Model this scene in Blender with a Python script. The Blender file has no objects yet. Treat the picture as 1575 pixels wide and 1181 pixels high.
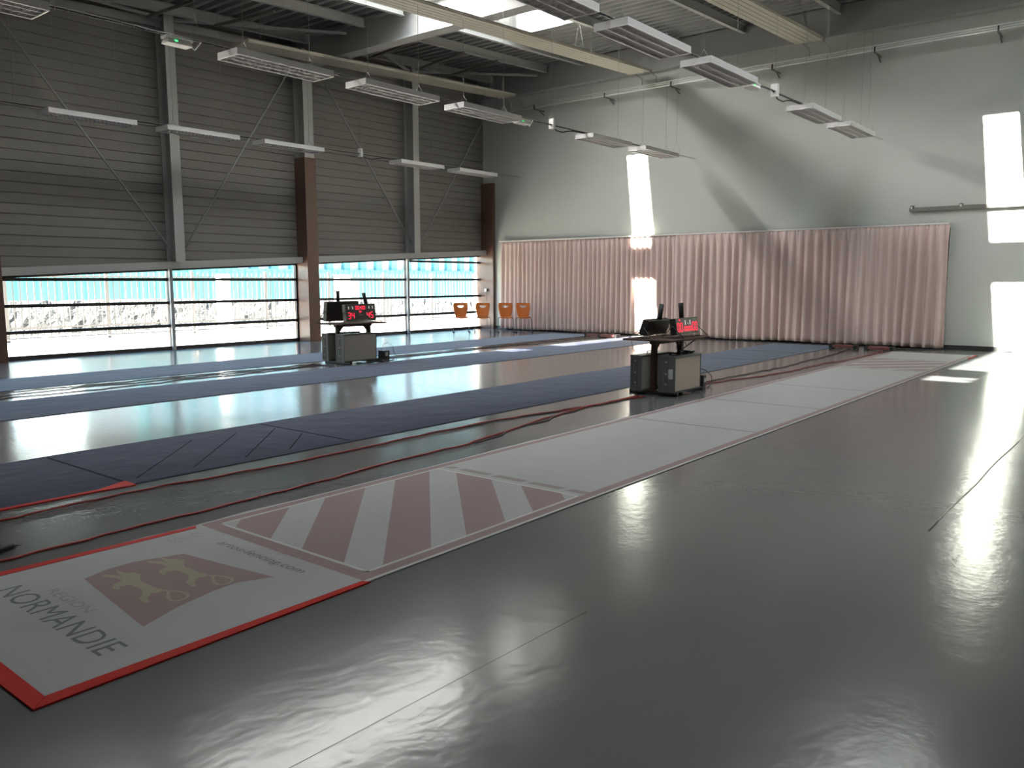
import bpy, bmesh, math, random
from mathutils import Vector, Matrix
random.seed(7)
S = bpy.context.scene
COL = S.collection

# ------------------------------------------------------------------ camera
F_PX = 1258.92
YAW, PITCH, ROLL = 0.68016, 0.12496, -0.00187
cam_d = bpy.data.cameras.new('camera')
cam = bpy.data.objects.new('camera', cam_d)
COL.objects.link(cam)
cam_d.sensor_fit = 'HORIZONTAL'
cam_d.sensor_width = 36.0
cam_d.lens = F_PX / 1575.0 * 36.0
cam_d.clip_start, cam_d.clip_end = 0.05, 300
fw = Vector((math.cos(PITCH)*math.cos(YAW), math.cos(PITCH)*math.sin(YAW), -math.sin(PITCH)))
rt = Vector((math.sin(YAW), -math.cos(YAW), 0))
up = rt.cross(fw)
r2 = math.cos(ROLL)*rt + math.sin(ROLL)*up
u2 = -math.sin(ROLL)*rt + math.cos(ROLL)*up
M = Matrix((r2, u2, -fw)).transposed().to_4x4()
M.translation = Vector((0, 0, 1.5))
cam.matrix_world = M
S.camera = cam

# ------------------------------------------------------------------ sky, sun, lamps standing in for rooflight daylight, exposure
S.view_settings.view_transform = 'Standard'
S.view_settings.look = 'None'
S.view_settings.exposure = 0.86
S.view_settings.gamma = 1.0
S.view_settings.use_curve_mapping = False
W = bpy.data.worlds.new('sky'); S.world = W
W.use_nodes = True
nt = W.node_tree
bg = nt.nodes['Background']
sk = nt.nodes.new('ShaderNodeTexSky')
sk.sky_type = 'NISHITA'; sk.sun_disc = False
sk.sun_elevation = math.radians(36.3); sk.sun_rotation = math.radians(275)
sk.air_density = 1.0; sk.dust_density = 0.3
nt.links.new(sk.outputs[0], bg.inputs[0])
bg.inputs[1].default_value = 0.75

SUN_DIR = Vector((1.0, -0.087, -0.737))
sd = bpy.data.lights.new('sun', 'SUN'); sd.energy = 65.0; sd.angle = math.radians(0.6)
sd.color = (1.0, 0.95, 0.86)
so = bpy.data.objects.new('sun', sd); COL.objects.link(so)
so.rotation_euler = SUN_DIR.to_track_quat('-Z', 'Y').to_euler()
so.location = (-20, 5, 20)

SKY_X0, SKY_X1 = 3.0, 16.45
LANT = 0.85                                            # height of the rooflight glazing above the deck
SLOTS = [(12.15, 1.1, 0.31), (3.53, 1.1, 0.31)]       # centre Y, half width, half width of the clear strip
def deck_z(x): return 7.35 + 0.045*(x - 13.0)
SLOPE = math.atan(0.045)
STANDIN_RAD = [(6.0, 128.0), (8.0, 14.0)]  # strengths of area lamps added under the glazing in place of diffused daylight
for (cy, hw, cw), rad in zip(SLOTS, STANDIN_RAD):
    for sgn, rad_ in ((-1, rad[0]), (1, rad[1])):
        ld = bpy.data.lights.new('daylight_standin_lamp', 'AREA'); ld.shape = 'RECTANGLE'
        ld.size = SKY_X1 - SKY_X0 - 0.1; ld.size_y = 0.5 if rad_ > 50 else hw - cw - 0.03
        ld.energy = rad_ * ld.size * ld.size_y
        ld.color = (1.0, 0.985, 0.96)
        lo = bpy.data.objects.new('daylight_standin_lamp', ld); COL.objects.link(lo)
        xm = (SKY_X0 + SKY_X1)/2
        lo.location = (xm, cy + (0.93 if rad_ > 50 else sgn*(cw + hw)/2), deck_z(xm) + LANT - (0.2 if rad_ > 50 else 0.05))
        lo.rotation_euler = (math.radians(-78) if rad_ > 50 else 0, -SLOPE, 0)  # strongest added lamp is tilted away from the room corner to keep it darker

# ------------------------------------------------------------------ materials
def mat(name, col, rough=0.6, metal=0.0, emit=None, es=0.0, spec=0.5, noise=None, bump=None, alpha=None):
    m = bpy.data.materials.new(name); m.use_nodes = True
    n = m.node_tree; b = n.nodes['Principled BSDF']
    b.inputs['Base Color'].default_value = (*col, 1)
    b.inputs['Roughness'].default_value = rough
    b.inputs['Metallic'].default_value = metal
    b.inputs['Specular IOR Level'].default_value = spec
    if emit:
        b.inputs['Emission Color'].default_value = (*emit, 1)
        b.inputs['Emission Strength'].default_value = es
    if noise:                                     # (scale, amount): soft wear in the colour
        tc = n.nodes.new('ShaderNodeTexCoord'); nz = n.nodes.new('ShaderNodeTexNoise')
        nz.inputs['Scale'].default_value = noise[0]; nz.inputs['Detail'].default_value = 5
        n.links.new(tc.outputs['Object'], nz.inputs['Vector'])
        mr = n.nodes.new('ShaderNodeMapRange')
        mr.inputs[3].default_value = 1-noise[1]; mr.inputs[4].default_value = 1+noise[1]
        n.links.new(nz.outputs['Fac'], mr.inputs[0])
        mx = n.nodes.new('ShaderNodeVectorMath'); mx.operation = 'SCALE'
        mx.inputs[0].default_value = col
        n.links.new(mr.outputs[0], mx.inputs['Scale'])
        n.links.new(mx.outputs[0], b.inputs['Base Color'])
    if bump:                                      # list of (scale vector, detail, distance)
        tc = n.nodes.new('ShaderNodeTexCoord'); last = None
        for sc, det, dist in bump:
            mp = n.nodes.new('ShaderNodeMapping'); mp.inputs['Scale'].default_value = sc
            nz = n.nodes.new('ShaderNodeTexNoise'); nz.inputs['Scale'].default_value = 1.0
            nz.inputs['Detail'].default_value = det
            n.links.new(tc.outputs['Object'], mp.inputs[0]); n.links.new(mp.outputs[0], nz.inputs['Vector'])
            bp = n.nodes.new('ShaderNodeBump'); bp.inputs['Strength'].default_value = 1.0
            bp.inputs['Distance'].default_value = dist
            n.links.new(nz.outputs['Fac'], bp.inputs['Height'])
            if last: n.links.new(last.outputs[0], bp.inputs['Normal'])
            last = bp
        n.links.new(last.outputs[0], b.inputs['Normal'])
    return m

MT = {}

MT['floor'] = mat('grey_vinyl', (0.118, 0.121, 0.122), 0.18, noise=(1.2, 0.05), spec=0.5,
                  bump=[((1.5, 1.5, 1.5), 1, 0.0035), ((10, 10, 10), 1, 0.0009), ((28, 28, 28), 1, 0.0005)])
MT['seam'] = mat('floor_seam', (0.04, 0.042, 0.04), 0.25, spec=0.3)
MT['ridge'] = mat('floor_weld', (0.118, 0.121, 0.122), 0.18)
MT['wall'] = mat('painted_wall', (0.50, 0.515, 0.475), 0.85, noise=(0.8, 0.04), bump=[((6, 6, 6), 3, 0.002)])
MT['plain'] = mat('rear_wall_paint', (0.42, 0.42, 0.40), 0.9)
MT['clad'] = mat('perforated_tray', (0.20, 0.188, 0.172), 0.6, noise=(3.0, 0.05))
MT['deck'] = mat('galvanised_deck', (0.25, 0.25, 0.245), 0.5, metal=0.2)
MT['steel'] = mat('grey_steel', (0.34, 0.34, 0.325), 0.6)
MT['steel_l'] = mat('light_steel', (0.42, 0.42, 0.40), 0.6)
MT['brown'] = mat('brown_casing', (0.13, 0.066, 0.045), 0.32, noise=(2, 0.06), spec=0.7)
MT['base'] = mat('dark_baseboard', (0.035, 0.033, 0.033), 0.5)
MT['frame'] = mat('window_frame', (0.025, 0.02, 0.02), 0.4)
MT['mull'] = mat('mullion_grey', (0.30, 0.31, 0.32), 0.45)
MT['trackw'] = mat('white_rail', (0.75, 0.75, 0.72), 0.5)
MT['lamp'] = mat('white_lacquer', (0.62, 0.60, 0.585), 0.45)
MT['louv'] = mat('lamp_louvre', (0.7, 0.67, 0.65), 0.5)
MT['lampin'] = mat('lamp_reflector', (0.7, 0.66, 0.65), 0.5)
MT['edge'] = mat('lamp_rim', (0.8, 0.79, 0.77), 0.4)
MT['black'] = mat('black_rubber', (0.012, 0.012, 0.012), 0.5)
MT['blackp'] = mat('black_plastic', (0.02, 0.018, 0.018), 0.4)
MT['wire'] = mat('steel_wire', (0.30, 0.29, 0.27), 0.5)
MT['galv'] = mat('galvanised_tube', (0.75, 0.75, 0.72), 0.4, metal=0.2)
MT['panel'] = mat('radiant_panel', (0.52, 0.49, 0.40), 0.5, noise=(1.5, 0.04))
MT['curt'] = mat('pink_beige_curtain', (0.66, 0.515, 0.47), 0.9, noise=(5, 0.04))
MT['rail'] = mat('dark_rail', (0.16, 0.15, 0.13), 0.5)
MT['orange'] = mat('orange_plywood', (0.62, 0.17, 0.03), 0.35, noise=(8, 0.1))
MT['chrome'] = mat('chrome_tube', (0.12, 0.12, 0.12), 0.3, metal=1.0)
MT['piste'] = mat('white_piste_fabric', (0.33, 0.33, 0.325), 0.75, noise=(3, 0.05), bump=[((2.5, 2.5, 2.5), 2, 0.01), ((40, 40, 40), 2, 0.001)])
MT['pink'] = mat('faded_red_print', (0.235, 0.165, 0.16), 0.75, noise=(3, 0.05))
MT['pinkl'] = mat('faded_dash_print', (0.23, 0.20, 0.18), 0.75)
MT['white'] = mat('white_print', (0.46, 0.455, 0.44), 0.7)
MT['ink'] = mat('grey_lettering', (0.13, 0.135, 0.14), 0.8)
MT['inkl'] = mat('pale_lettering', (0.245, 0.24, 0.245), 0.8)
MT['gold'] = mat('faded_gold_print', (0.30, 0.265, 0.19), 0.8)
MT['blue'] = mat('dark_blue_piste_fabric', (0.031, 0.029, 0.052), 0.9, spec=0.12, noise=(4, 0.06), bump=[((3, 3, 3), 2, 0.008), ((50, 50, 50), 2, 0.001)])
_b = MT['blue'].node_tree.nodes['Principled BSDF']
_b.inputs['Sheen Weight'].default_value = 0.5; _b.inputs['Sheen Roughness'].default_value = 0.22
_b.inputs['Sheen Tint'].default_value = (0.72, 0.82, 1.0, 1)
MT['bluel'] = mat('dark_print', (0.016, 0.015, 0.025), 0.9, spec=0.1)
MT['tape'] = mat('red_tape', (0.42, 0.022, 0.015), 0.65, noise=(12, 0.15), spec=0.15)
MT['cord'] = mat('floor_cable', (0.26, 0.02, 0.015), 0.5)
MT['corddk'] = mat('dark_cord', (0.05, 0.02, 0.018), 0.5)
MT['case'] = mat('case_panel', (0.60, 0.50, 0.41), 0.6, noise=(4, 0.05))
MT['cased'] = mat('case_edge', (0.10, 0.10, 0.095), 0.5)
MT['caseg'] = mat('case_grey_panel', (0.40, 0.37, 0.33), 0.6)
MT['sticker'] = mat('pale_sticker', (0.45, 0.47, 0.45), 0.6)
MT['stand'] = mat('stand_steel', (0.06, 0.032, 0.025), 0.6, spec=0.3)
MT['board'] = mat('table_board', (0.09, 0.06, 0.05), 0.9, spec=0.1)
MT['led'] = mat('red_display', (0.3, 0.0, 0.01), 0.4, emit=(1.0, 0.02, 0.06), es=0.75)
MT['ledw'] = mat('white_display_mark', (0.5, 0.5, 0.5), 0.5, emit=(0.9, 0.9, 0.9), es=0.35)
MT['ledg'] = mat('green_indicator', (0, .3, .05), 0.4, emit=(0.05, 1.0, 0.25), es=1.2)
MT['label'] = mat('olive_strip', (0.16, 0.16, 0.07), 0.5)
MT['emerg'] = mat('emergency_plastic', (0.72, 0.70, 0.66), 0.4)
MT['reel'] = mat('reel_red', (0.16, 0.05, 0.045), 0.5)
MT['ground'] = mat('pale_concrete', (0.50, 0.45, 0.40), 0.9, noise=(0.7, 0.05))
MT['teal'] = mat('teal_cladding', (0.11, 0.36, 0.37), 0.6)
MT['wclad'] = mat('white_cladding', (0.7, 0.72, 0.72), 0.6)
MT['fence'] = mat('fence_grey', (0.14, 0.13, 0.125), 0.6)
MT['rock'] = mat('stone_bank', (0.075, 0.073, 0.07), 0.95, noise=(16.0, 0.98), bump=[((14, 14, 14), 4, 0.06)])
MT['post'] = mat('white_post', (0.7, 0.7, 0.68), 0.7)
MT['lowrail'] = mat('terracotta_rail', (0.45, 0.3, 0.25), 0.7)
MT['tubew'] = mat('white_truss', (0.62, 0.62, 0.60), 0.5)
MT['roofout'] = mat('roof_membrane', (0.25, 0.25, 0.25), 0.9)
MT['curb'] = mat('skylight_curb', (0.25, 0.25, 0.24), 0.8)

def glass_mat(name, tint):
    m = bpy.data.materials.new(name); m.use_nodes = True; n = m.node_tree
    n.nodes.clear()
    o = n.nodes.new('ShaderNodeOutputMaterial'); t = n.nodes.new('ShaderNodeBsdfTransparent')
    t.inputs[0].default_value = (*tint, 1)
    g = n.nodes.new('ShaderNodeBsdfGlossy'); g.inputs['Roughness'].default_value = 0.02
    lw = n.nodes.new('ShaderNodeLayerWeight'); lw.inputs[0].default_value = 0.5
    pw = n.nodes.new('ShaderNodeMath'); pw.operation = 'POWER'; pw.inputs[1].default_value = 5.0
    n.links.new(lw.outputs['Facing'], pw.inputs[0])
    f = n.nodes.new('ShaderNodeMath'); f.operation = 'MULTIPLY_ADD'; f.inputs[1].default_value = 0.7; f.inputs[2].default_value = 0.04
    n.links.new(pw.outputs[0], f.inputs[0])
    mx = n.nodes.new('ShaderNodeMixShader')
    n.links.new(f.outputs[0], mx.inputs[0]); n.links.new(t.outputs[0], mx.inputs[1])
    n.links.new(g.outputs[0], mx.inputs[2]); n.links.new(mx.outputs[0], o.inputs[0])
    return m
MT['glass'] = glass_mat('clear_glass', (0.93, 0.96, 0.95))
def trans_mat(name, col):
    m = bpy.data.materials.new(name); m.use_nodes = True; n = m.node_tree
    n.nodes.clear()
    o = n.nodes.new('ShaderNodeOutputMaterial')
    t = n.nodes.new('ShaderNodeBsdfTranslucent'); t.inputs[0].default_value = (*col, 1)
    d = n.nodes.new('ShaderNodeBsdfDiffuse'); d.inputs[0].default_value = (0.6, 0.6, 0.6, 1)
    mx = n.nodes.new('ShaderNodeMixShader'); mx.inputs[0].default_value = 0.5
    n.links.new(d.outputs[0], mx.inputs[1]); n.links.new(t.outputs[0], mx.inputs[2])
    n.links.new(mx.outputs[0], o.inputs[0])
    return m
MT['opal'] = trans_mat('opal_polycarbonate', (0.6, 0.62, 0.62))

# ------------------------------------------------------------------ mesh builder
class MB:
    def __init__(s): s.v = []; s.f = []; s.mi = []; s.sm = []; s.mats = []
    def m(s, name):
        if name not in s.mats: s.mats.append(name)
        return s.mats.index(name)
    def add(s, vs, fs, mt, smooth=False):
        o = len(s.v); k = s.m(mt)
        s.v += [tuple(p) for p in vs]
        for f in fs: s.f.append([o+i for i in f]); s.mi.append(k); s.sm.append(smooth)
        return s
    def box(s, x0, x1, y0, y1, z0, z1, mt):
        vs = [(x, y, z) for z in (z0, z1) for y in (y0, y1) for x in (x0, x1)]
        return s.add(vs, [(0,2,3,1),(4,5,7,6),(0,1,5,4),(2,6,7,3),(0,4,6,2),(1,3,7,5)], mt)
    def hexa(s, b, t, mt):            # bottom 4 and top 4 corners, counter-clockwise
        return s.add(list(b)+list(t), [(3,2,1,0),(4,5,6,7),(0,1,5,4),(1,2,6,5),(2,3,7,6),(3,0,4,7)], mt)
    def prism(s, poly, z0, z1, mt):   # polygon in XY extruded in Z
        n = len(poly)
        a = sum(poly[i][0]*poly[(i+1)%n][1]-poly[(i+1)%n][0]*poly[i][1] for i in range(n))
        if a < 0: poly = poly[::-1]
        vs = [(x, y, z0) for x, y in poly] + [(x, y, z1) for x, y in poly]
        fs = [list(range(n))[::-1], list(range(n, 2*n))] + [(i, (i+1)%n, n+(i+1)%n, n+i) for i in range(n)]
        return s.add(vs, fs, mt)
    def beam(s, p, q, w, h, mt, upv=(0,0,1)):   # rectangular bar from p to q
        p, q = Vector(p), Vector(q); d = (q-p).normalized()
        u = Vector(upv); sd_ = d.cross(u)
        if sd_.length < 1e-4: sd_ = d.cross(Vector((1,0,0)))
        sd_.normalize(); u = sd_.cross(d)
        c = []
        for e in (p, q):
            for a, b in ((-1,-1),(1,-1),(1,1),(-1,1)): c.append(e + sd_*a*w/2 + u*b*h/2)
        return s.add(c, [(0,1,2,3),(7,6,5,4),(0,4,5,1),(1,5,6,2),(2,6,7,3),(3,7,4,0)], mt)
    def tube(s, pts, r, mt, n=8, closed=False):
        pts = [Vector(p) for p in pts]; N = len(pts); rings = []
        prev = None
        for i, p in enumerate(pts):
            a = pts[i-1] if (i > 0 or closed) else p
            b = pts[(i+1) % N] if (i < N-1 or closed) else p
            d = (b-a).normalized()
            if prev is None:
                u = d.orthogonal().normalized()
            else:
                u = (prev - d*prev.dot(d)); u = u.normalized() if u.length > 1e-5 else d.orthogonal().normalized()
            prev = u; w = d.cross(u)
            rr = r[i] if isinstance(r, (list, tuple)) else r
            rings.append([p + u*math.cos(2*math.pi*k/n)*rr + w*math.sin(2*math.pi*k/n)*rr for k in range(n)])
        vs = [v for g in rings for v in g]; fs = []
        for i in range(N if closed else N-1):
            j = (i+1) % N
            for k in range(n):
                fs.append((i*n+k, i*n+(k+1)%n, j*n+(k+1)%n, j*n+k))
        if not closed:
            fs.append(tuple(range(n))[::-1]); fs.append(tuple((N-1)*n+k for k in range(n)))
        return s.add(vs, fs, mt, True)
    def ibeam(s, p, q, h, w, tf, tw, mt):       # I section whose TOP centre runs p -> q (web vertical)
        p, q = Vector(p), Vector(q)
        z = Vector((0,0,1))
        s.beam(p - z*tf/2, q - z*tf/2, w, tf, mt); s.beam(p - z*(h-tf/2), q - z*(h-tf/2), w, tf, mt)
        s.beam(p - z*h/2, q - z*h/2, tw, h-2*tf, mt)
        return s
    def grid(s, fn, nu, nv, mt, smooth=True):
        vs = [fn(i/nu, j/nv) for j in range(nv+1) for i in range(nu+1)]
        fs = [(j*(nu+1)+i, j*(nu+1)+i+1, (j+1)*(nu+1)+i+1, (j+1)*(nu+1)+i) for j in range(nv) for i in range(nu)]
        return s.add(vs, fs, mt, smooth)
    def mesh(s, name):
        me = bpy.data.meshes.new(name); me.from_pydata(s.v, [], s.f)
        for k in s.mats: me.materials.append(MT[k])
        me.polygons.foreach_set('material_index', s.mi); me.polygons.foreach_set('use_smooth', s.sm)
        me.update(); return me

def obj(name, mb, parent=None, loc=(0,0,0), rot=(0,0,0), bevel=0, label=None):
    o = bpy.data.objects.new(name, mb.mesh(name) if isinstance(mb, MB) else mb)
    COL.objects.link(o); o.location = loc; o.rotation_euler = rot
    if parent: o.parent = parent
    if bevel:
        b = o.modifiers.new('bevel', 'BEVEL'); b.width = bevel; b.segments = 2; b.limit_method = 'ANGLE'
    if label: o['label'] = label
    return o
def tag(o, label=None, cat=None, group=None, kind=None):
    if label: o['label'] = label
    if cat: o['category'] = cat
    if group: o['group'] = group
    if kind: o['kind'] = kind
    return o
def thing(name, label, cat, loc=(0,0,0), rotz=0, group=None):
    o = bpy.data.objects.new(name, None); COL.objects.link(o)
    o.location = loc; o.rotation_euler = (0,0,rotz); o.empty_display_size = 0.1
    return tag(o, label, cat, group)
def struct(name, mb, label=None, cat=None, parent=None, **k):
    o = obj(name, mb, parent, **k)
    if parent is None: tag(o, label, cat, kind='structure')
    return o
def copy_tree(o, parent=None):
    c = o.copy(); COL.objects.link(c)
    if parent: c.parent = parent
    for ch in [x for x in bpy.data.objects if x.parent == o]: copy_tree(ch, c)
    return c
def text_mesh(name, txt, size, mt, shear=0.0, extrude=0.0004, spacing=1.0):
    cu = bpy.data.curves.new(name, 'FONT'); cu.body = txt; cu.size = size; cu.shear = shear
    cu.extrude = 0.0; cu.space_character = spacing; cu.resolution_u = 3
    t = bpy.data.objects.new('tmp', cu); COL.objects.link(t)
    bpy.context.view_layer.update()
    me = bpy.data.meshes.new_from_object(t.evaluated_get(bpy.context.evaluated_depsgraph_get()))
    bpy.data.objects.remove(t); bpy.data.curves.remove(cu)
    me.name = name; me.materials.clear(); me.materials.append(MT[mt]); return me

XW = 19.95          # wall with the curtains
YG = 17.37          # glazing plane
YF = 16.89          # front face of the brown columns
X_BACK, Y_RIGHT = -6.0, -5.0

# ------------------------------------------------------------------ floor
mb = MB(); mb.box(X_BACK-.3, XW+0.3, Y_RIGHT-.3, YG+0.05, -0.2, 0.0, 'floor')
def strip(x0, y0, x1, y1, w, mt, z=0.0006):
    d = Vector((x1-x0, y1-y0, 0)).normalized(); n = Vector((-d.y, d.x, 0))*w/2
    a, b = Vector((x0,y0,z)), Vector((x1,y1,z))
    mb.add([a-n, b-n, b+n, a+n], [(0,1,2,3)], mt)
strip(0.8, 2.05, 3.0, 1.99, 0.004, 'seam')
for y in (9.1, 14.9):
    strip(X_BACK, y, XW, y-0.02, 0.004, 'seam')
strip(8.46, 9.75, 8.25, 7.5, 0.006, 'seam')
floor = struct('floor', mb, 'glossy grey vinyl floor', 'floor')
mb = MB(); mb.tube([(5.3+0.3*i, 1.06+0.006*math.sin(i), -0.007) for i in range(24)], 0.0105, 'ridge', 8)
obj('weld_ridge', mb, floor)

# ------------------------------------------------------------------ curtain wall side
OP0, OP1, OPZ = 3.92, 16.35, 2.66        # recess hidden behind the curtains
mb = MB()
mb.box(XW, XW+0.3, OP1, YG+0.3, 0, 8.2, 'wall'); mb.box(XW, XW+0.3, Y_RIGHT-0.3, OP0, 0, 8.2, 'wall')
mb.box(XW, XW+0.3, OP0, OP1, OPZ, 8.2, 'wall'); mb.box(XW+0.28, XW+0.3, OP0, OP1, 0, OPZ, 'base')
mb.box(XW-0.006, XW, OP0-0.015, OP0+0.012, 0.1, OPZ, 'trackw')
struct('wall_front', mb, 'pale painted end wall behind the curtains', 'wall')
mb = MB(); mb.box(XW-0.015, XW, Y_RIGHT, OP0-0.01, 0, 0.1, 'base'); mb.box(XW-0.017, XW, Y_RIGHT, OP0-0.01, 0.1, 0.106, 'trackw')
mb.box(XW-0.015, XW, OP1+.01, YF, 0, 0.1, 'base')
struct('baseboard_front', mb, 'dark baseboard under the pale end wall', 'baseboard')

# rear and right walls (behind and beside the camera)
mb = MB(); mb.box(X_BACK-0.3, X_BACK, Y_RIGHT-0.3, YG+0.3, 0, 8.2, 'plain')
struct('wall_back', mb, 'plain wall behind the camera', 'wall')
mb = MB(); mb.box(X_BACK-0.3, XW+0.3, Y_RIGHT-0.3, Y_RIGHT, 0, 8.2, 'plain')
struct('wall_right', mb, 'plain side wall opposite the windows', 'wall')

# ------------------------------------------------------------------ window wall
def lint_b(x): return 1.62 + 0.0505*(x-6.17)          # underside of the sloping lintel
CYW = 17.30                                            # inner face of the cladding
mb = MB()
x0, x1 = X_BACK, XW
prof = []; z = 1.2; pitch = 0.2
while z < 8.2:
    prof += [(CYW, z), (CYW, z+pitch-0.022), (CYW+0.02, z+pitch-0.016), (CYW+0.02, z+pitch-0.004)]; z += pitch
NX = 44
def zc(zz, x): return max(zz, lint_b(x)+0.02)
cols = [x0 + (x1-x0)*i/NX for i in range(NX+1)]
vs = []
for x in cols: vs += [(x, y, zc(zz, x)) for y, zz in prof]
n = len(prof); fs = []
for i in range(NX):
    for k in range(n-1): fs.append((i*n+k, i*n+k+1, (i+1)*n+k+1, (i+1)*n+k))
mb.add(vs, fs, 'clad')
b = [(x0, CYW+.05, lint_b(x0)), (x1, CYW+.05, lint_b(x1)), (x1, CYW+.3, lint_b(x1)), (x0, CYW+.3, lint_b(x0))]
t = [(x0, CYW+.05, 8.2), (x1, CYW+.05, 8.2), (x1, CYW+.3, 8.2), (x0, CYW+.3, 8.2)]
mb.hexa(b, t, 'clad')
struct('wall_left', mb, 'grey ribbed metal cladding above the ribbon windows', 'wall')

mb = MB()      # sloping lintel channel, one piece per bay
LY0, LY1 = 17.08, 17.30
COLX = [-8.6, -1.31, 5.93, 13.15, 20.4]                # right edges of the columns
CW = 0.34
k = 1
for i in range(1, 4):
    a, c = COLX[i], min(COLX[i+1]-CW, XW) if i < 3 else 19.86
    c = COLX[i+1]-CW+0.12 if i < 3 else 19.86
    if i == 1: a = -1.3
    mb = MB()
    bb = [(a, LY0, lint_b(a)), (c, LY0, lint_b(c)), (c, LY1, lint_b(c)), (a, LY1, lint_b(a))]
    mb.hexa(bb, [(x, y, z+0.155) for x, y, z in bb], 'steel_l')
    struct(f'trim_{k}', mb, ['light grey sloping lintel', 'light grey sloping lintel over the window nearest the camera', 'light grey sloping lintel over the far window'][0] + f' channel of bay {k} above the glazing', 'lintel'); k += 1

# windows: frames + panes
def window(n, xa, xb, bars, mull, label):
    mb = MB(); F = 0.062
    y0, y1 = YG-0.03, YG+0.04
    mb.box(xa, xb, y0, y1, 0.0, 0.075, 'frame')
    for zb in bars: 
        mb.box(xa, xb, y0, y1, zb-F/2, zb+F/2, 'frame')
    bb = [(xa, y0, lint_b(xa)-0.045), (xb, y0, lint_b(xb)-0.045), (xb, y1, lint_b(xb)-0.045), (xa, y1, lint_b(xa)-0.045)]
    mb.hexa(bb, [(x, y, z+0.06) for x, y, z in bb], 'frame')
    for x in (xa+0.02, xb-0.02): mb.box(x-0.02, x+0.02, y0, y1, 0, lint_b(x), 'frame')
    o = struct(f'window_{n}', mb, label, 'window')
    mb = MB(); mb.box(xa, xb, YG+0.002, YG+0.008, 0.03, lint_b(xa), 'glass')
    obj('pane', mb, o)
    if mull:
        mb = MB(); mb.box(mull-0.035, mull+0.035, YG-0.10, YG+0.05, 0, lint_b(mull), 'mull')
        mb.box(mull+0.0351, mull+0.04, YG-0.09, YG+0.05, 0, lint_b(mull), 'frame')
        obj('mullion', mb, o)
    return o
BARS = [0.53, 1.04, 1.55]
window(4, -1.31, 5.6, BARS, 2.1, 'ribbon window beside the camera, outside the picture')
window(1, 5.93, 9.42, BARS, None, 'low ribbon window with dark bars, first from the left')
window(2, 9.42, 12.81, BARS, 9.42, 'low ribbon window with dark bars, left of the middle brown column')
window(3, 13.15, 16.62, BARS, None, 'low ribbon window with dark bars behind the far scoring stand')
o = window(5, 16.62, 19.9, BARS + [2.08], 16.62, 'low ribbon window with four dark bars behind the orange chairs')
# closed parapet where the window band continues behind the camera
mb = MB(); mb.box(X_BACK, -1.31, YG, YG+0.2, 0, 2, 'plain'); struct('wall_left_rear', mb, 'blank wall behind the camera', 'wall')

# columns
def column(xr, label, x_left=None, front=YF):
    xl = xr-CW if x_left is None else x_left
    t = tag(obj('brown_column', MB().box(xl, xr, front, YG+0.12, 0, 4.53, 'brown'), bevel=0.006), label, 'column', kind='structure')
    if xr < 19:
        m2 = MB()                                       # H section above the casing
        a, c = xl+0.03, xr-0.03
        m2.box(a, c, front+0.02, front+0.05, 4.53, 7.1, 'steel_l'); m2.box(a, c, CYW-0.03, CYW, 4.53, 7.1, 'steel')
        m2.box((a+c)/2-0.01, (a+c)/2+0.01, front+0.05, CYW-0.03, 4.53, 7.1, 'steel')
        m2.box(a, (a+c)/2-0.01, front+0.05, CYW-0.03, 4.53, 4.55, 'steel')
        obj('upper_flange', m2, t)
    return t
column(COLX[1], 'brown cased column out of view')
column(COLX[2], 'brown cased column cut by the left edge of the picture')
column(COLX[3], 'brown cased column between the two window bays, beside the far scoring stand')
column(19.94, 'brown cased column in the corner where windows meet the curtain wall', x_left=19.84, front=16.80)

for x, lab in ((-4.9+0.0, 'grey steel wall post out of view'), (2.1, 'grey steel wall post beside the camera'), (9.47, 'grey steel wall post above the left window bay'), (16.66, 'grey steel wall post above the right window bay')):
    if x < -3: continue
    mb = MB(); zb = lint_b(x)+0.15; zt = deck_z(x)-0.12
    mb.box(x-0.11, x+0.11, YF+0.03, YF+0.045, zb, zt, 'steel_l'); mb.box(x-0.11, x+0.11, CYW-0.02, CYW, zb, zt, 'steel')
    mb.box(x-0.006, x+0.006, YF+0.045, CYW-0.02, zb, zt, 'steel')
    tag(obj('wall_post', mb), lab, 'steel post', kind='structure')

# bracing rods
def rod(p, q, r, lab, name='bracing_rod', mt='steel', cat='bracing rod', grp='diagonal bracing rods on the window wall'):
    mb = MB(); mb.tube([p, q], r, mt, 8)
    return tag(obj(name, mb), lab, cat, grp)
rod((9.38, 17.05, 2.12), (6.05, 17.05, 6.55), 0.02, 'thin diagonal brace rising leftward from the first steel wall post')
rod((9.58, 17.05, 2.12), (12.70, 17.05, 6.75), 0.02, 'thin diagonal brace rising from the first wall post toward the middle column')
rod((16.57, 17.05, 2.55), (13.30, 17.05, 6.85), 0.02, 'thin diagonal brace between the middle column and the far wall post')
rod((16.80, 17.0, 2.50), (19.93, 17.0, 6.8), 0.02, 'thin diagonal brace rising from the far wall post to the room corner')

# outlet on the corner column
t = thing('wall_socket', 'small white socket box on the corner brown column with a drooping wire', 'socket', (19.84, 17.08, 1.22))
obj('socket_box', MB().box(-0.05, 0, -0.05, 0.05, -0.045, 0.045, 'emerg'), t, bevel=0.006)
obj('socket_cover', MB().box(-0.06, -0.05, -0.06, -0.035, -0.04, 0.03, 'blackp'), t)
obj('wire', MB().tube([(-0.012, 0.0, -0.04), (-0.012, 0.01, -0.4), (-0.012, -0.01, -0.8), (-0.012, 0.0, -1.2)], 0.004, 'wire', 6), t)

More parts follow.
